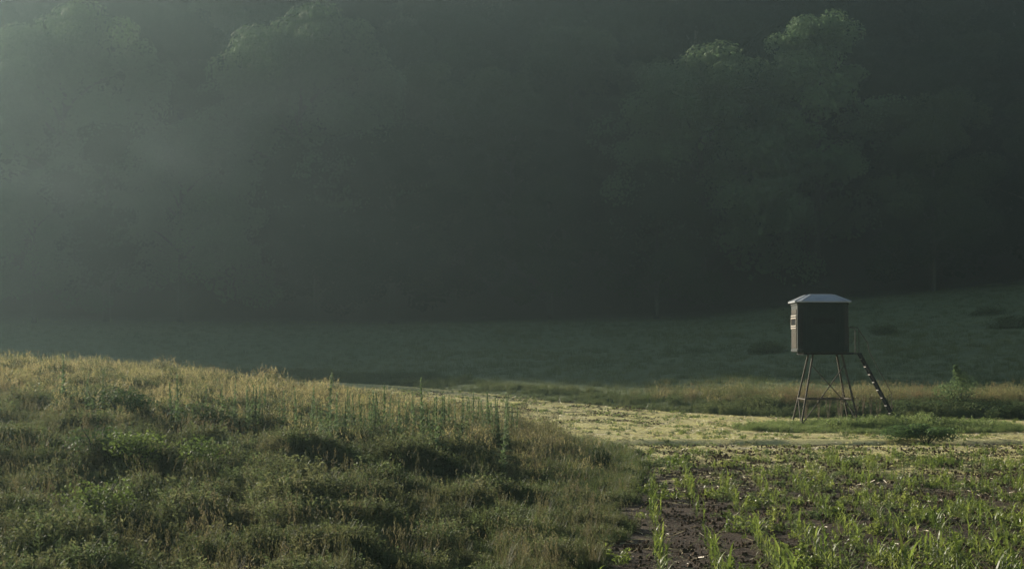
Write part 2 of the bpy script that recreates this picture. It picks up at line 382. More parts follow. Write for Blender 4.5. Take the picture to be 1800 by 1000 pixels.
print('mound tufts', len(pt_herb), len(pt_green), len(pt_dry), len(pt_tan))

# far pasture, bank and tall grass behind the stand
fars = [grass_tuft(41, M['far'], 30, .30, .3, .016), grass_tuft(42, M['far'], 26, .38, .3, .016)]
banks = [grass_tuft(43, M['far'], 60, .8, .35, .02, 0, .3), herb_tuft(44, M['far'], 26, .7, .35, .05, 14), grass_tuft(45, M['grass'], 50, .7, .3, .02)]
rusts = [grass_tuft(50, M['grass'], 46, .6, .35, .012, 8, .4), grass_tuft(46, M['rust'], 50, .75, .35, .012, 30, .35), grass_tuft(47, M['grass'], 46, .6, .35, .012, 20, .4), herb_tuft(48, M['rust'], 26, .65, .35, .03, 14), grass_tuft(49, M['dry'], 34, .62, .35, .012, 24, .35)]
pf, pb, pr = [], [], []
for _ in range(16000):
    y = 80 + 78 * random.random() ** 1.3; x = random.uniform(-.29 * y - 3, .29 * y + 3)
    yb = lerp_tab(x, BANK)
    if y < yb + .5: continue
    pf.append((x, y, H(x, y) - .03, random.uniform(.5, 1.1) * (1 + .7 * max(0, N3(x, y, .2)))))
for _ in range(11000):
    x = random.uniform(-22, 30); yb = lerp_tab(x, BANK); d = random.uniform(-1, 7); y = yb + d
    if random.random() < sst((x - 5) / 11):
        if d < 1.6: pb.append((x, y, H(x, y) - .05, random.uniform(.5, 1.1) * (.8 + .5 * N3(x, y, .5))))
        else: pr.append((x, y, H(x, y), random.uniform(.5, 1.1) * (.9 + .45 * N3(x, y, .45))))
    elif d < 5 and random.random() < .8: pb.append((x, y, H(x, y) - .05, random.uniform(.2, .65) * (.8 + .8 * N3(x, y, .35))))
scatter('pasture_grass', pf, fars, 'dim short pasture grass below the wood in the haze', 'grass')
scatter('bank_grass', pb, banks, 'dark green grass hanging along the low bank', 'grass')
scatter('rust_grass', pr, rusts, 'tall rust brown and golden grass behind the hunting stand', 'grass')

# flat strip and field: residue, clods, small weeds
def straw(seed):
    r = random.Random(seed); b = MB()
    for k in range(9):
        a = r.uniform(0, 3.14); L = r.uniform(.04, .2); p = Vector((r.uniform(-.25, .25), r.uniform(-.25, .25), r.uniform(.005, .035)))
        d = Vector((math.cos(a), math.sin(a), r.uniform(-.15, .25))) * L / 2; b.tube([p - d, p + d], r.uniform(.003, .008), 3, False)
    return b.mesh('straw', M['straw'])
def clod(seed):
    r = random.Random(seed); b = MB()
    for k in range(22):
        c = Vector((r.uniform(-.35, .35), r.uniform(-.35, .35), .004)); q = r.uniform(.006, .026) if k else .036; i = len(b.v); n = 5
        b.v.append(c + Vector((0, 0, q * .8)))
        for lev in (.75, .1):
            for j in range(n):
                a = j * 6.283 / n; e = q * (.7 if lev > .5 else 1.1) * r.uniform(.75, 1.25)
                b.v.append(c + Vector((e * math.cos(a), e * math.sin(a), q * .6 * lev * r.uniform(.6, 1.3) - (.02 if lev < .5 else 0))))
        for j in range(n): b.f.append((i, i + 1 + j, i + 1 + (j + 1) % n)); b.f.append((i + 1 + j, i + 6 + j, i + 6 + (j + 1) % n, i + 1 + (j + 1) % n))
    return b.mesh('clod', M['clod'])
smallweeds = [grass_tuft(51, M['grass'], 18, .12, .08, .009, 0, .8), grass_tuft(52, M['corn'], 16, .15, .08, .012, 0, .8), herb_tuft(53, M['herb2'], 12, .1, .1, .02, 8), herb_tuft(57, M['corn'], 14, .16, .12, .022, 9)]
ps, pc_, pw, pm, pp = [], [], [], [], []
for _ in range(56000):
    y = 20 + 74 * random.random() ** .9; x = random.uniform(-14, .29 * y + 1)
    if mound_s(x, y) > .2 or y > lerp_tab(x, BANK) + .5: continue
    z = H(x, y); q = N3(x, y, .8, 11); u = random.random()
    if u < .42:
        if random.random() < lerp_tab(y, [(30, .12), (50, .4), (56, .35)]): ps.append((x, y, z, random.uniform(.5, 1.1)))
    elif u < .55:
        if y < 56 or (y > 70 and x < 6 and q > .1): pc_.append((x, y, z, random.uniform(.5, 1.4)))
    elif random.random() < (.6 if y < 52 else 1):
        near = y < 52
        if q + (.35 * sst((-mound_s(x, y) - 1) / 3) - .2) * near + .25 * sst((x - 2.5) / 3) * sst((34 - y) / 8) > .06: pw.append((x, y, z, random.uniform(.5, 1.2) * (1.5 if near else .8)))
for _ in range(52000):
    y = 38 + 66 * random.random() ** .9; x = random.uniform(-12, .29 * y + 1)
    if mound_s(x, y) > -.05 or y > lerp_tab(x, BANK) + .3 or abs(y - 56.9 - .25 * N3(x, 0, .3)) < .16: continue
    q = N3(x * .45, y * 1.3, .8, 31) + .5 * N3(x, y, 2.2, 32)
    if q + lerp_tab(y, [(38, -.5), (47, -.25), (52, -.06), (56, -.02), (64, .03), (68, .2 if x > 8 else -.06)]) > 0: pm.append((x, y, H(x, y) - .005, random.uniform(.5, 1.3)))
for _ in range(3600):                       # the green patch round the foot of the stand
    a = random.uniform(0, 6.28); q = math.sqrt(random.random()); x = 13.7 + 5.6 * q * math.cos(a); y = 67.6 + 3.6 * q * math.sin(a)
    pp.append((x, y, H(x, y), .42 * random.uniform(1.2, 3.2) * (1.1 - .6 * q) * (1 + .9 * N3(x, y, .6))))
mossy = [grass_tuft(55, M['moss'], 34, .06, .16, .012, 0, .9), grass_tuft(56, M['moss'], 30, .045, .18, .014, 0, 1.1)]
scatter('moss', pm, mossy, 'short golden green moss glowing on the flat strip of bare ground', 'moss')
scatter('straw_residue', ps, [straw(1), straw(2), straw(3)], 'pale straw and crop residue lying on the bare field', 'straw')
scatter('soil_clods', pc_, [clod(1), clod(2), clod(3)], 'dark damp clods of soil in the corn field', 'soil')
M['patch'] = leaf_mat('bright patch grass', [(.09, .13, .04), (.15, .20, .06), (.21, .25, .09)], .5, .6, .9, .15)
scatter('stand_grass', pp, [grass_tuft(61, M['patch'], 40, .38, .16, .012, 0, .6), herb_tuft(62, M['patch'], 20, .3, .18, .025, 12), grass_tuft(63, M['grass'], 36, .45, .14), herb_tuft(64, M['patch'], 18, .4, .15, .02, 14)], 'patch of green grass and herbs round the foot of the hunting stand', 'grass')
scatter('small_weeds', pw, smallweeds, 'small green weeds sprouting over the field and round the stand', 'weeds')
print('field', len(ps), len(pc_), len(pw), 'far', len(pf), len(pb), len(pr))

# ------------------------------------------------------------------ young corn
def corn_meshes(seed, h):
    r = random.Random(seed); st = MB(); lf = MB()
    st.tube([(0, 0, -.03), (.004, 0, h * .3), (0, .004, h * .62)], [.011, .009, .005], 5)
    n = r.choice((6, 7, 8)); a0 = r.uniform(0, 6.28)
    for k in range(n):
        a = a0 + k * 3.14 + r.uniform(-.5, .5); zb = h * (.08 + .55 * k / n); L = h * r.uniform(.55, .85) * (1.15 if k > n - 3 else 1)
        lf.blade((0, 0, zb), a, r.uniform(.3, .8) * (1.1 - .6 * k / n), L, .025 * r.uniform(.8, 1.2) * h / .45, r.uniform(1.5, 2.9) * (1.2 - .5 * k / n), 6)
    return st.mesh('stalk', M['stalk']), lf.mesh('foliage', M['corn'])
CORN = [corn_meshes(60 + k, .36 + .05 * (k % 4)) for k in range(8)]
spots = []
ux, uy = .07, 1.0
for row in range(-4, 34):
    x0 = .2 + row * .76
    k = 0.0
    while k < 36:
        y = 21 + k; x = x0 + ux * (y - 21) + random.gauss(0, .05); k += random.uniform(.10, .24)
        if mound_s(x, y) > -.25 or x > .285 * y + .3 or y > 53.5: continue
        gap = N3(x, y, .28, 21) + .25 * N3(x, y, 1.1, 22)
        dens = lerp_tab(y, [(21, 1.0), (38, .72), (48, .35), (53, .16)]) + 1.1 * gap
        es = -mound_s(x, y); dens += .1 + .45 * sst((x - 2.5) / 3) * sst((36 - y) / 8); dens *= .75 + .25 * sst((es - 1) / 3)
        if random.random() > dens: continue
        spots.append((x, y, random.uniform(.4, .95) * lerp_tab(y, [(24, 1.15), (32, 1.0), (40, .9), (54, .7)]) * (1 + .5 * gap)))
spots.sort(key=lambda q: math.hypot(q[0], q[1]) / q[2])
inview = [q for q in spots if abs(q[0]) < .2815 * q[1] and EYE - .1196 * q[1] < .2 + q[2] * .4]
first = set(inview[:290]); rest = [q for q in spots if q not in first]
for (x, y, s_) in inview[:290]:
    sm, fm = random.choice(CORN)
    o = empty('corn_plant', (x, y, H(x, y)), 'young green corn plant with arching leaves in the near rows of the field', 'corn plant', 'young corn plants in rows in the near field', random.uniform(0, 6.28), s_)
    child('stalk', sm, o); child('foliage', fm, o)
def joined(pair):
    a, b_ = pair; me = bpy.data.meshes.new('corn_far'); va = [tuple(v.co) for v in a.vertices]; vb = [tuple(v.co) for v in b_.vertices]
    fa = [tuple(p.vertices) for p in a.polygons]; fb = [tuple(i + len(va) for i in p.vertices) for p in b_.polygons]
    me.from_pydata(va + vb, [], fa + fb); me.materials.append(M['corn']); return me
scatter('corn_rows', [(x, y, H(x, y), s_) for x, y, s_ in rest], [joined(c) for c in CORN], 'young corn further up the rows of the field', 'corn', .05)
print('corn', len(spots), len(inview))

# ------------------------------------------------------------------ tall weeds on the meadow
def weed_meshes(seed, h):
    r = random.Random(seed); st = MB(); lf = MB()
    ln = (r.uniform(-.14, .14), r.uniform(-.1, .1))
    st.tube([(0, 0, -.05), (ln[0] * .4, ln[1] * .4, h * .5), (ln[0], ln[1], h)], [.011, .009, .005], 5)
    for k in range(int(42 * h)):
        q = k / (42 * h); z = h * (.08 + .85 * q); a = k * 2.4; L = .37 * (1.12 - q) * r.uniform(.7, 1.1) + .03
        lf.blade((ln[0] * z / h, ln[1] * z / h, z), a, r.uniform(.6, 1.2), L, .075 * (1.2 - q), r.uniform(1.2, 2.0), 4)
    for k in range(60):                     # the flower spike
        z = h * r.uniform(.62, 1.02); a = r.uniform(0, 6.28)
        c = Vector((ln[0] * z / h + .014 * math.cos(a), ln[1] * z / h + .014 * math.sin(a), z)); lf.quad(c, Vector((0, 0, .016)), Vector((math.sin(a), -math.cos(a), 0)) * .010)
    return st.mesh('stem', M['stalk']), lf.mesh('foliage', M['weed'])
WEED = [weed_meshes(80 + k, 1.0 + .06 * (k % 3)) for k in range(6)]
wl = [(112, 716, .8), (150, 722, .5), (183, 724, .5), (313, 750, .75), (392, 742, .5), (412, 738, .55), (448, 748, .5), (466, 724, .55), (502, 756, .6), (522, 756, .55), (546, 752, .6),
      (558, 758, .6), (576, 764, .95), (608, 770, .6), (626, 768, .6), (636, 762, .55), (658, 745, .6), (668, 756, .6), (676, 752, .75), (683, 748, .5), (705, 774, .65), (718, 776, .6), (743, 774, .95), (741, 786, .6),
      (768, 808, .85), (782, 784, .75), (789, 770, .65), (801, 782, .6), (808, 786, .6), (817, 764, .6), (832, 760, .7), (839, 762, .6), (856, 756, .7), (863, 768, .8), (875, 762, .65), (886, 752, .55),
      (895, 756, .7), (912, 748, .5), (883, 822, .7), (868, 782, .6), (826, 748, .55), (690, 786, .5), (650, 782, .5), (590, 780, .55), (760, 762, .55), (728, 764, .5), (616, 752, .5), (848, 748, .5)]
def where_x(px): return 'far left' if px < 250 else 'left' if px < 470 else 'middle' if px < 730 else 'right'
special = {313: 'lone tall green weed stalk standing apart on the left of the sunlit meadow', 576: 'tallest thin dark weed stalk in the middle of the meadow',
           743: 'tall thick weed stalk with a dense leafy base in the meadow', 768: 'tall weed stalk standing nearest the camera in the middle of the stand',
           883: 'leafy tall weed standing alone below and in front of the others, near the field edge', 112: 'leafmost weed stalk at the far left of the crest'}
special[112] = 'leftmost weed stalk, alone on the crest at the far left'
for _ in range(52):
    px = 900 - 600 * random.random() ** 1.5 + random.uniform(-20, 15); wl.append((px, 748 + random.uniform(0, 46) * (.4 + .6 * (px > 560)), random.uniform(.35, .7)))
for px, py, hh in wl:
    x, y, z = ground(px, py + 10); s_ = hh * 1.28 + .22
    if px not in special: special_d = 'nearer the camera, low on the slope' if py > 770 else 'further back, close to the crest'
    lab = special.get(px, {'far left': 'short green weed stalk beside the leftmost one on the crest', 'left': 'slim weed stalk on the left half of the meadow',
                          'middle': 'slim weed stalk in the middle of the meadow', 'right': 'weed stalk in the dense right-hand stand'}[where_x(px)] + ('' if px < 250 else (', ' + special_d if px not in special else '')))
    sm, fm = random.choice(WEED)
    o = empty('tall_weed', (x, y, z), lab, 'weed', 'tall weeds standing in the meadow', random.uniform(0, 6.28), s_)
    child('stem', sm, o); child('foliage', fm, o)

# ------------------------------------------------------------------ shrubs
def shrub_meshes(seed, w, h, leaf, m, n=900, cone=0, stems=7, depth=None):
    r = random.Random(seed); st = MB(); lf = MB(); depth = depth or w
    ends = []
    for k in range(stems):
        a = r.uniform(0, 6.28); q = r.uniform(.3, .9); p = Vector((w * .5 * q * math.cos(a), depth * .5 * q * math.sin(a), h * r.uniform(.5, .85) * (1 - cone * q * .6)))
        st.tube([(0, 0, -.1), p * .5 + Vector((0, 0, h * .12)), p], [.02 * h + .006, .012 * h + .004, .004], 5); ends.append(p)
    lobes = [(Vector((w * .36 * r.uniform(-1, 1), depth * .36 * r.uniform(-1, 1), 0)), r.uniform(.2, .34)) for _ in range(9)]
    for c, q in lobes:
        c.z = h * (r.uniform(.25, .72) * (1 - cone * .7 * abs(c.x) / (w * .5)))
    if cone: lobes += [(Vector((r.uniform(-.08, .08) * w, 0, h * (.6 + .12 * k))), .2 - .05 * k) for k in range(4)]
    for k in range(n):
        c, q = r.choice(lobes); d = Vector((r.gauss(0, 1), r.gauss(0, 1), r.gauss(.2, 1))).normalized()
        p = c + Vector((d.x * q * w, d.y * q * depth, d.z * q * h)) * r.random() ** .35
        if p.z < .02: continue
        u = Vector((r.gauss(0, 1), r.gauss(0, 1), r.gauss(0, .6))).normalized(); nn = Vector((r.gauss(0, .6), r.gauss(0, .6), 1)); s2 = u.cross(nn).normalized()
        L = leaf * r.uniform(.6, 1.3); lf.quad(p, u * L, s2 * L * .55)
    return st.mesh('stem', M['bark']), lf.mesh('foliage', m)
G1 = 'bright shrubs on the meadow slope'
def shrub(px, py, w, h, leaf, m, label, cat='shrub', group=None, n=900, cone=0, seed=1, depth=None, name='shrub', pos=None):
    x, y, z = pos or ground(px, py); sm, fm = shrub_meshes(seed, w, h, leaf, m, n, cone, depth=depth)
    o = empty(name, (x, y, z + .03 * (y < 60)), label, cat, group, 0, 1.22 if group == G1 else 1); child('stem', sm, o); child('foliage', fm, o); return o
shrub(240, 842, .85, .66, .025, M['shrub'], 'bright yellow green shrub on the left slope, beside a wide darker one', group=G1, n=1800, seed=3)
shrub(310, 836, 1.3, .6, .024, M['shrub'], 'wide low green shrub right of the bright yellow green one', group=G1, n=3000, seed=4)
shrub(176, 932, .66, .62, .020, M['shrub'], 'round green shrub lowest on the left slope', group=G1, n=1800, seed=5)
shrub(106, 908, .5, .3, .018, M['shrub'], 'tiny yellow green shrub left of the lowest round one', group=G1, n=300, seed=6)
shrub(172, 814, .8, .55, .022, M['bankshrub'], 'dull green shrub above and left of the bright yellow green one', group=G1, n=1500, seed=7)
shrub(215, 738, 1.1, .6, .03, M['bankshrub'], 'green leafy shrub near the crest at the left of the meadow', group=G1, n=1400, seed=8)
shrub(365, 754, 1.1, .6, .03, M['bankshrub'], 'leafy green shrub near the crest, right of the lone weed stalk', group=G1, n=1400, seed=9)
shrub(1042, 838, .85, .72, .022, M['darkshrub'], 'dark rounded bush at the meadow edge beside the corn field', 'bush', n=3600, seed=10, name='bush')
shrub(0, 0, 2.2, 1.9, .04, M['weed'], 'pointed leafy shrub with pale tips standing in the rust brown grass', n=5200, cone=1, seed=11, pos=(19.6, 80.4, H(19.6, 80.4)))
for k, (px, yy, w, h) in enumerate([(1600, 79.6, 1.6, .8), (1648, 79.4, 1.8, .75), (1716, 78.8, 2.2, .95), (1762, 78.2, 2.0, .9), (1805, 77.6, 2.4, .85)]):
    x = (px - 900) / F * yy
    shrub(0, 0, w, h, .04, M['bankshrub'], ['low dark shrub on the bank just right of the ladder foot', 'low dark shrub on the bank left of the pointed shrub', 'broad dark shrub on the bank right of the pointed shrub',
          'dark shrub second from the right edge on the bank', 'dark shrub at the right edge on the bank'][k], group='low shrubs along the bank', n=1500, seed=20 + k, pos=(x, yy, H(x, yy)))
x, y, z = ground(1628, 781)
shrub(0, 0, 2.3, .66, .035, M['broad'], 'low mound of broad leaves in front of the ladder foot', 'plant', n=6500, seed=12, depth=1.3, name='leafy_plant', pos=(x, y, z))
# dim brush on the far slope
for k in range(6):
    y = random.uniform(104, 150); x = random.uniform(.10, .285) * y if k < 19 else random.uniform(-.12, .1) * y
    w = random.uniform(1.6, 3.6); h = w * random.uniform(.4, .7)
    if k < 5: proto_b = globals().setdefault('BR', []); proto_b.append(shrub_meshes(40 + k, 2.6, 1.3, .06, M['far'], 2600, stems=3))
    sm, fm = BR[k % 5]
    o = empty('brush', (x, y, H(x, y) - .5), 'dim low brush on the dark rising pasture behind the hunting stand' if k < 19 else 'dim low brush on the hazy pasture left of the hunting stand', 'brush', 'brush on the far pasture', random.uniform(0, 6.28), w / 2.6)
    child('stem', sm, o); child('foliage', fm, o)

# ------------------------------------------------------------------ the wood
def tree_meshes(seed, h=17, w=9.5, m='crown', leaf=.13, clumps=54, per=300, low=.08):
    r = random.Random(seed); tr = MB(); lf = MB()
    bend = Vector((r.uniform(-.5, .5), r.uniform(-.5, .5), 0))
    top = bend + Vector((0, 0, h * .86))
    tr.tube([(0, 0, -.6), bend * .3 + Vector((0, 0, h * .25)), bend * .7 + Vector((0, 0, h * .55)), top], [.30, .23, .14, .03], 7)
    nl = 11; lobes = []
    for k in range(nl):
        a = k * 2.39996 + r.uniform(-.4, .4); q = k / (nl - 1); zc = h * (.2 + .62 * q)
        rad = w * .5 * (.62 - .45 * max(0, q - .55) / .45) * r.uniform(.7, 1.15)
        lobes.append((Vector((rad * math.cos(a), rad * math.sin(a), zc + r.uniform(-.6, .6))) + bend * q, w * r.uniform(.17, .26)))
    for c, R_ in lobes:
        b0 = bend * (c.z / h * .7) + Vector((0, 0, max(h * .1, c.z - 2.2)))
        tr.tube([b0, (b0 + c) * .5 + Vector((0, 0, .3)), c], [.12, .07, .02], 4, False)
        for k in range(int(clumps / 6)):
            d = Vector((r.gauss(0, 1), r.gauss(0, 1), r.gauss(.35, .8))).normalized(); cc = c + Vector((d.x, d.y, d.z * .8)) * R_ * r.uniform(.72, 1.0); cr = R_ * r.uniform(.34, .58)
            for j in range(int(per * (cr / 1.1) ** 2)):
                e = Vector((r.gauss(0, 1), r.gauss(0, 1), r.gauss(.2, .8))).normalized(); p = cc + Vector((e.x, e.y, e.z * .75)) * cr * (.7 + .36 * r.random())
                nn = (e + Vector((r.gauss(0, .4), r.gauss(0, .4), .3 + r.gauss(0, .3)))).normalized(); u = nn.cross(Vector((r.gauss(0, 1), r.gauss(0, 1), r.gauss(0, 1)))).normalized()
                L = leaf * r.uniform(.6, 1.3); lf.quad(p, u * L, nn.cross(u) * L * .62)
        for j in range(220):               # inner foliage closes the lobe
            e = Vector((r.gauss(0, 1), r.gauss(0, 1), r.gauss(0, 1))).normalized() * R_ * .72 * r.random() ** .4
            u = Vector((r.gauss(0, 1), r.gauss(0, 1), r.gauss(0, 1))).normalized(); lf.quad(c + e, u * .3, u.cross(Vector((r.gauss(0, 1), r.gauss(0, 1), 1))).normalized() * .2)
    return tr.mesh('trunk', M['bark']), lf.mesh('crown', M[m])
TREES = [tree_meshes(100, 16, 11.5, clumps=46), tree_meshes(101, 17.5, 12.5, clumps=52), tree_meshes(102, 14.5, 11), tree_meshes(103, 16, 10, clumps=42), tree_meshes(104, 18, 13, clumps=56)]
M['crownhalflit'] = leaf_mat('half lit tone forest foliage', [(.042, .072, .034), (.065, .105, .048), (.085, .13, .056)], .3, .8, .1, .05, .2)  # foliage lightened so these crowns look lit and misty among the dark ones
PALE2 = tree_meshes(112, 17, 13, 'crownhalflit', clumps=50)
PALE = tree_meshes(110, 20, 12.5, 'crownlit', clumps=50)
def tree(x, y, meshes, label, sc=1, group='trees of the dark wooded hillside', rz=None, name='tree', dz=0):
    o = empty(name, (x, y, macro(x, y) - .2 + dz), label, 'tree', group, random.uniform(0, 6.28) if rz is None else rz, sc)
    child('trunk', meshes[0], o); child('crown', meshes[1], o); return o
special_trees = [  # px, depth, top pixel y, meshes, label
    (1235, 161, 66, PALE2, 'broad rounded dim tree crown left of the tall pale green tree'),
    (1435, 165, 16, PALE, 'tall pale green tree with a lobed crown above the hunting stand'),
    (318, 158, 200, PALE2, 'misty rounded tree crown in the haze at the left of the wood'),
    (60, 156, 290, PALE2, 'low misty tree crown at the left edge of the wood'),
    (112, 165, -8, PALE2, 'hazy tree at the top left whose tip catches yellow sunlight'),
    (528, 166, -4, PALE2, 'hazy tree at the top edge left of centre with a sunlit tip'),
    (1640, 158, 150, TREES[4], 'dark leafy tree right of the tall pale green tree'),
]
taken = []
for px, Y, top, ms, lab in special_trees:
    x = (px - 900) / F * Y; z0 = macro(x, Y); zt = EYE + (HOR - top) / F * Y
    hh = max(v.co.z for v in ms[1].vertices); tree(x, Y, ms, lab, (zt - z0) / hh, rz=.4); taken.append((x, Y, 5.5))
rows = []
y = 160.0
while y < 252:
    half = .285 * y + 6; x = -half + random.uniform(0, 4)
    while x < half:
        yy = y + random.uniform(-3, 3); xx = x + random.uniform(-1.5, 1.5)
        if all((xx - a) ** 2 + (yy - b_) ** 2 > q * q for a, b_, q in taken): rows.append((xx, yy))
        x += random.uniform(6.5, 10)
    y += 8.0
for xx, yy in rows:
    if yy > 176:
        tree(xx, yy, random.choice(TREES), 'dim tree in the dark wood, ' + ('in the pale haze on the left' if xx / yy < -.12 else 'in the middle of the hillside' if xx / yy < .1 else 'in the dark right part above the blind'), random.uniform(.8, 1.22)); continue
    px = xx / yy
    zone_ = ('left' if px < -.1 else 'middle' if px < .1 else 'right')
    lab = ('dark hazy tree at the foot of the wood, %s part of the picture' if yy < 172 else 'dim hazy tree higher on the wooded slope, %s part of the picture') % zone_
    tree(xx, yy, random.choice(TREES), 'dim tree in the front row of the wood, ' + ('behind the mound on the left' if xx / yy < -.1 else 'behind the pale strip in the middle' if xx / yy < .1 else 'behind the blind on the right'), random.uniform(.8, 1.22))
print('trees', len(rows))
# the rest of the wooded ridge, outside the picture to the left and right
pw_ = []
for j in range(14):
    for i in range(64):
        x = -290 + i * 8 + random.uniform(-2.5, 2.5); y = 160 + j * 7.8 + random.uniform(-2.5, 2.5)
        if abs(x) < .285 * y + 8 and y < 252: continue
        if x < 230: pw_.append((x, y, macro(x, y) - .3, random.uniform(.75, 1.1)))
def cheap(pair):
    return pair[1]
scatter('distant_wood', pw_, [cheap(c) for c in TREES[:3]], 'dark wood continuing along the ridge beyond the sides of the picture', 'woodland', .03)

# ------------------------------------------------------------------ the hunting stand
bxp, byp = 11.95, 70.0; bz = H(bxp, byp)
B = empty('hunting_blind', (bxp, byp, bz), 'dark green enclosed hunting blind on splayed legs with a pale hipped roof and a ladder', 'hunting blind')
hw, ch = .98, .20                           # half width, corner chamfer
Z0, Z1 = 2.84 - bz, 4.72 - bz
def octo(h_, c_): return [(-h_ + c_, -h_), (h_ - c_, -h_), (h_, -h_ + c_), (h_, h_ - c_), (h_ - c_, h_), (-h_ + c_, h_), (-h_, h_ - c_), (-h_, -h_ + c_)]
m = MB()
def ringed(m, levels):
    n = 8; i0 = len(m.v)
    for h_, c_, z in levels:
        for x, y in octo(h_, c_): m.v.append(Vector((x, y, z)))
    for l in range(len(levels) - 1):
        for j in range(n): a = i0 + l * n; m.f.append((a + j, a + (j + 1) % n, a + n + (j + 1) % n, a + n + j))
    m.f.append(tuple(i0 + j for j in reversed(range(n)))); a = i0 + (len(levels) - 1) * n; m.f.append(tuple(a + j for j in range(n)))
ringed(m, [(hw - .05, ch - .03, Z0 - .0), (hw, ch, Z0 + .04), (hw, ch, Z0 + .10), (hw - .02, ch, Z0 + .12), (hw - .02, ch, Z1 - .1), (hw, ch, Z1 - .08), (hw, ch, Z1)])
# moulded ribs on the front and back wall
for sy in (-1, 1):
    y0, y1 = sorted((sy * (hw - .021), sy * (hw + .004)))
    for xx in (-.62, .62): m.box((xx - .03, y0, Z0 + .14), (xx + .03, y1, Z1 - .12))
cabin = m.obj('cabin', M['cabin'], B)
# roof, truncated, with a lip
m = MB(); ringed(m, [(hw + .05, ch, Z1 + .003), (hw + .09, ch + .02, Z1 + .003), (hw + .09, ch + .02, Z1 + .05), (.50, .12, Z1 + .31), (.44, .1, Z1 + .325)])
roof = m.obj('roof', M['roofm'], B)
pts8 = octo(hw + .09, ch + .02); pt8 = octo(.50, .12)
for (a, b_), (c, d) in zip(pts8, pt8): m = MB(); m.tube([(a, b_, Z1 + .056), (c, d, Z1 + .316)], .013, 5); m.obj('ridge_seam', M['roofm'], roof)
# tall narrow corner windows in the four chamfered corners
cs = math.sqrt(.5)
for sx in (-1, 1):
    for sy in (-1, 1):
        cx, cyy = sx * (hw - .02 - ch / 2), sy * (hw - .02 - ch / 2); m = MB(); wv = Vector((-sx * cs, sy * cs, 0)) if sx * sy > 0 else Vector((-sx * cs, sy * cs, 0))
        nv = Vector((sx * cs, sy * cs, 0)); tv = Vector((-sy * cs, sx * cs, 0)); c0 = Vector((cx, cyy, 0)) + nv * .008
        q = .125; i = 0
        for off in (0, .012):
            for ss, zz in ((-q, Z0 + .25), (q, Z0 + .25), (q, Z1 - .22), (-q, Z1 - .22)): m.v.append(c0 + nv * (off - .004) + tv * ss + Vector((0, 0, zz)))
        m.f += [(0, 3, 2, 1), (4, 5, 6, 7), (0, 1, 5, 4), (1, 2, 6, 5), (2, 3, 7, 6), (3, 0, 4, 7)]
        m.obj('corner_window', M['glass'], B)
# left wall (towards the sun): window with frame, lower panel
def side_window(s):
    x0 = s * (hw - .02)
    def bb(m, y0, y1, z0, z1, d, base=0.): a, c = sorted((x0 + s * base, x0 + s * d)); m.box((a, y0, z0), (c, y1, z1))
    m = MB(); bb(m, -.56, .56, Z0 + 1.02, Z0 + 1.28, .012); w = m.obj('window', M['glass'], B)
    m = MB()
    for zz in (Z0 + .92, Z0 + 1.00, Z0 + 1.30, Z0 + 1.39): bb(m, -.62, .62, zz - .022, zz + .022, .045)
    for yy in (-.60, .60): bb(m, yy - .025, yy + .025, Z0 + 1.024, Z0 + 1.276, .04)
    m.obj('window_frame', M['frame'], w)
    m = MB(); bb(m, -.6, .6, Z0 + .16, Z0 + .88, .02)
    for k in range(11): zz = Z0 + .2 + k * .062; bb(m, -.6, .6, zz, zz + .02, .032, .0205)
    m.obj('side_panel', M['panel'], B)
    m = MB(); bb(m, -.6, .6, Z0 + 1.45, Z0 + 1.62, .02); m.obj('side_panel', M['panel'], B)
side_window(-1)
for sy in (-1, 1):                          # dark wide window in front and back wall
    m = MB(); y0, y1 = sorted((sy * (hw - .0205), sy * (hw - .008))); m.box((-.42, y0, Z0 + 1.08), (.42, y1, Z0 + 1.32)); w = m.obj('window', M['glass'], B)
    m = MB(); y0, y1 = sorted((sy * (hw - .0204), sy * (hw + .006)))
    for zz in (1.05, 1.35): m.box((-.46, y0, Z0 + zz - .028), (.46, y1, Z0 + zz + .028))
    m.obj('window_frame', M['cabin'], w)
m = MB(); m.box((hw - .019, -.38, Z0 + .14), (hw + .012, .38, Z1 - .12)); dr = m.obj('door', M['cabin'], B)
m = MB(); m.tube([(hw + .013, .26, Z0 + .9), (hw + .06, .26, Z0 + .9), (hw + .06, .26, Z0 + 1.05), (hw + .013, .26, Z0 + 1.05)], .01, 5); m.obj('handle', M['darksteel'], dr)
for o_ in list(B.children): o_.location.x -= .2
# floor frame and legs
m = MB(); zf = Z0 - .045
for yy in (-.72, -.24, .24, .72): m.box((-.86, yy - .03, zf - .04), (.86, yy + .03, zf + .04))
for xx in (-.9, .9): m.box((xx - .04, -.8, zf - .04), (xx + .04, .8, zf + .04))
m.box((.941, -.42, zf - .02), (1.25, .42, zf + .02)); fl = m.obj('platform', M['darksteel'], B)
lt, lb = .55, 1.12
def foot(sx, sy): return Vector((sx * lb, sy * lb, H(bxp + sx * lb, byp + sy * lb) - bz - .05))
def legpt(sx, sy, t): return foot(sx, sy).lerp(Vector((sx * lt, sy * lt, zf - .04)), t)
for sx in (-1, 1):
    for sy in (-1, 1): m = MB(); m.beam(legpt(sx, sy, 0), legpt(sx, sy, 1), .065); m.obj('leg', M['steel'], B)
tb = .40
for (a, b_) in (((-1, -1), (1, -1)), ((1, -1), (1, 1)), ((1, 1), (-1, 1)), ((-1, 1), (-1, -1))):
    m = MB(); m.beam(legpt(*a, tb), legpt(*b_, tb), .045); m.obj('horizontal_brace', M['steel'], B)
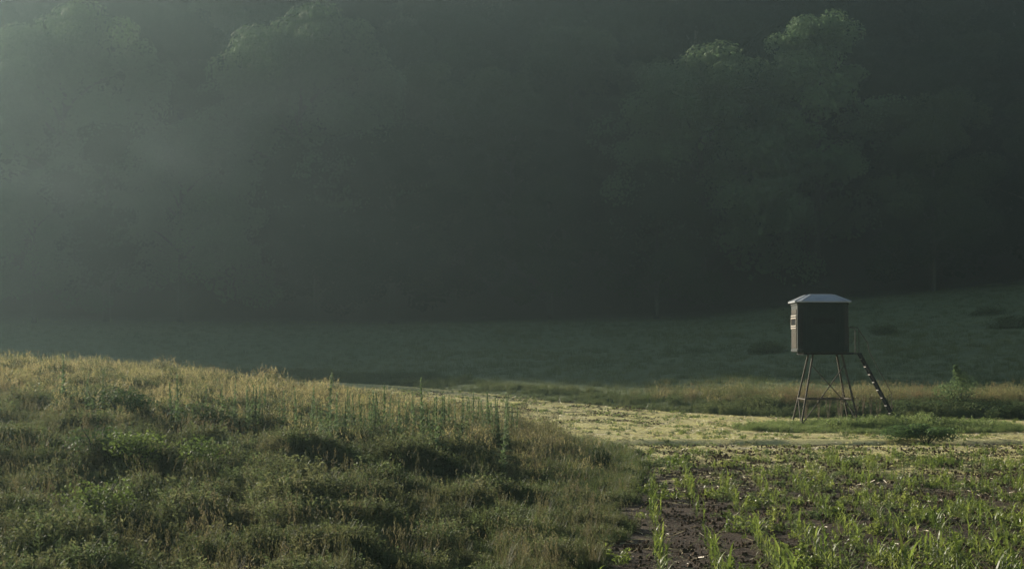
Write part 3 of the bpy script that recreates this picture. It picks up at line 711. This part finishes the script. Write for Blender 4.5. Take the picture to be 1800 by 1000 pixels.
for (a, b_) in (((-1, -1), (1, -1)),):
    off = Vector((0, -.035 * (1 if a[1] < 0 else -1), 0))
    m = MB(); m.beam(legpt(*a, .05) + off, legpt(*b_, .86) + off, .035); m.obj('cross_brace', M['steel'], B)
    off2 = off * 2.1
    m = MB(); m.beam(legpt(*b_, .18) + off2, legpt(*a, .86) + off2, .03); m.obj('cross_brace', M['steel'], B)
for s in (-1, 1):
    m = MB(); m.beam(legpt(s, -1, .05), legpt(s, 1, .40), .03); m.obj('cross_brace', M['steel'], B)
# porch rail and ladder
m = MB()
for yy in (-.38, .38): m.tube([(.84, yy, zf + .0), (.84, yy, zf + .98), (.90, yy, zf + 1.0), (1.18, yy, zf + .98), (1.23, yy, zf + .9), (1.23, yy, zf)], .014, 6)
m.obj('porch_rail', M['steel'], B)
LT = Vector((1.30, 0, zf + .02)); lbx = 2.80; LB = Vector((lbx, 0, H(bxp + lbx, byp) - bz - .03))
L = empty('ladder', (0, 0, 0), None, None); L.parent = B
for yy in (-.22, .22): m = MB(); o_ = Vector((0, yy, 0)); m.beam(LT + o_, LB + o_, .085, .035) ; m.v = m.v; m.obj('ladder_rail', M['darksteel'], L)
for k in range(9):
    p = LB.lerp(LT, (k + .8) / 9.6); m = MB(); m.box((p.x - .066, -.2015, p.z - .016), (p.x + .03, .2015, p.z + .016)); m.obj('ladder_step', M['tread'], L)
m = MB(); top_ = Vector((1.75, .26, zf + .05)); bot = LB.lerp(LT, .36) + Vector((.32, .26, .28))
m.tube([LT + Vector((.03, .26, .9)), top_ + Vector((-.06, 0, .35)), top_, bot, (bot.x + .03, .26, LB.z + .15)], .013, 6); q = LB.lerp(LT, .36); m.tube([bot, q + Vector((0, .25, 0))], .011, 5)
m.obj('handrail', M['steel'], L)
# dry stems growing round the legs
for k, (dx, dy, hh) in enumerate([(-.15, .6, 1.4), (.05, -.3, 1.1), (.55, .2, 1.6), (1.5, .4, 1.5), (1.7, -.2, 1.3), (2.05, .2, 1.2), (-.7, .3, 1.2), (.75, .7, 1.7), (1.35, .9, 1.2), (2.6, .5, 1.1)]):
    m = MB(); r = random.Random(k)
    for j in range(5):
        a = r.uniform(0, 6.28); m.tube([(0, 0, -.05), (.05 * math.cos(a), .05 * math.sin(a), hh * .5), (.14 * math.cos(a), .14 * math.sin(a), hh * r.uniform(.7, 1))], [.012, .009, .004], 4)
        for i in range(14): c = Vector((.1 * math.cos(a), .1 * math.sin(a), hh * r.uniform(.3, .95))); u = Vector((r.gauss(0, 1), r.gauss(0, 1), r.gauss(0, 1))).normalized(); m.quad(c + u * .05, u * .05, u.cross(Vector((0, .3, 1))).normalized() * .012)
    o = m.obj('dry_weed', M['drystalk'], None); o.location = (bxp + dx, byp + dy, H(bxp + dx, byp + dy))
    tag(o, 'thin dry brown weed stem between the legs and ladder of the blind' if dx < 1.3 else 'thin dry brown weed stem beside the ladder of the blind', 'weed', 'dry weed stems round the blind')

# ------------------------------------------------------------------ haze: one closed box of even air round everything
m = MB(); m.box((-330, -60, -4), (270, 380, 78))
hm = bpy.data.materials.new('haze air'); hm.use_nodes = True; t = hm.node_tree; t.nodes.clear()
out = t.nodes.new('ShaderNodeOutputMaterial'); pv = t.nodes.new('ShaderNodeVolumePrincipled')
pv.inputs['Color'].default_value = (.62, .85, .88, 1); pv.inputs['Density'].default_value = HAZE_DENSITY; pv.inputs['Anisotropy'].default_value = HAZE_G
t.links.new(pv.outputs[0], out.inputs['Volume'])
hz = m.obj('haze', hm); tag(hz, 'thin morning mist filling the whole valley', 'haze', kind='stuff'); hz.display_type = 'WIRE'

# ------------------------------------------------------------------ a drifting bank of mist in front of the wood
def mist(name, label, cx, cy, cz, lx, ly, lz, dens, seed):
    b = MB(); n = 10
    for i in range(n + 1):
        th = math.pi * i / n
        for j in range(16): a = j * math.pi / 8; b.v.append(Vector((lx * math.sin(th) * math.cos(a), ly * math.sin(th) * math.sin(a), lz * math.cos(th))))
    for i in range(n):
        for j in range(16): b.f.append((i * 16 + j, (i + 1) * 16 + j, (i + 1) * 16 + (j + 1) % 16, i * 16 + (j + 1) % 16))
    m = bpy.data.materials.new(name + ' air'); m.use_nodes = True; t = m.node_tree; t.nodes.clear()
    out = t.nodes.new('ShaderNodeOutputMaterial'); v = t.nodes.new('ShaderNodeVolumePrincipled')
    tc = nd(t, 'ShaderNodeTexCoord'); mp = nd(t, 'ShaderNodeMapping'); mp.inputs['Scale'].default_value = (1 / lx, 1 / ly, 1 / lz); t.links.new(tc.outputs['Object'], mp.inputs[0])
    ln = nd(t, 'ShaderNodeVectorMath', operation='LENGTH'); t.links.new(mp.outputs[0], ln.inputs[0])
    fall = nd(t, 'ShaderNodeMapRange'); fall.inputs[1].default_value = 1.0; fall.inputs[2].default_value = .1; t.links.new(ln.outputs['Value'], fall.inputs[0])
    nz = noise_node(t, .11, 3, .55, tc.outputs['Object']); nz.inputs['Distortion'].default_value = .6
    th = nd(t, 'ShaderNodeMapRange'); th.inputs[1].default_value = .36; th.inputs[2].default_value = .8; t.links.new(nz.outputs[0], th.inputs[0])
    mu = nd(t, 'ShaderNodeMath', operation='MULTIPLY'); t.links.new(fall.outputs[0], mu.inputs[0]); t.links.new(th.outputs[0], mu.inputs[1])
    mu2 = nd(t, 'ShaderNodeMath', operation='MULTIPLY'); mu2.inputs[1].default_value = dens; t.links.new(mu.outputs[0], mu2.inputs[0])
    t.links.new(mu2.outputs[0], v.inputs['Density']); v.inputs['Color'].default_value = (.70, .86, .93, 1); v.inputs['Anisotropy'].default_value = .3
    t.links.new(v.outputs[0], out.inputs['Volume'])
    o = b.obj(name, m); o.location = (cx, cy, cz); o.rotation_euler = (0, R(-12), R(seed)); o.display_type = 'WIRE'
    tag(o, label, 'mist', kind='stuff')
mist('mist_bank', 'pale wisp of mist drifting across the left of the wood', -27, 134, 14, 26, 11, 9.5, .007, 8)
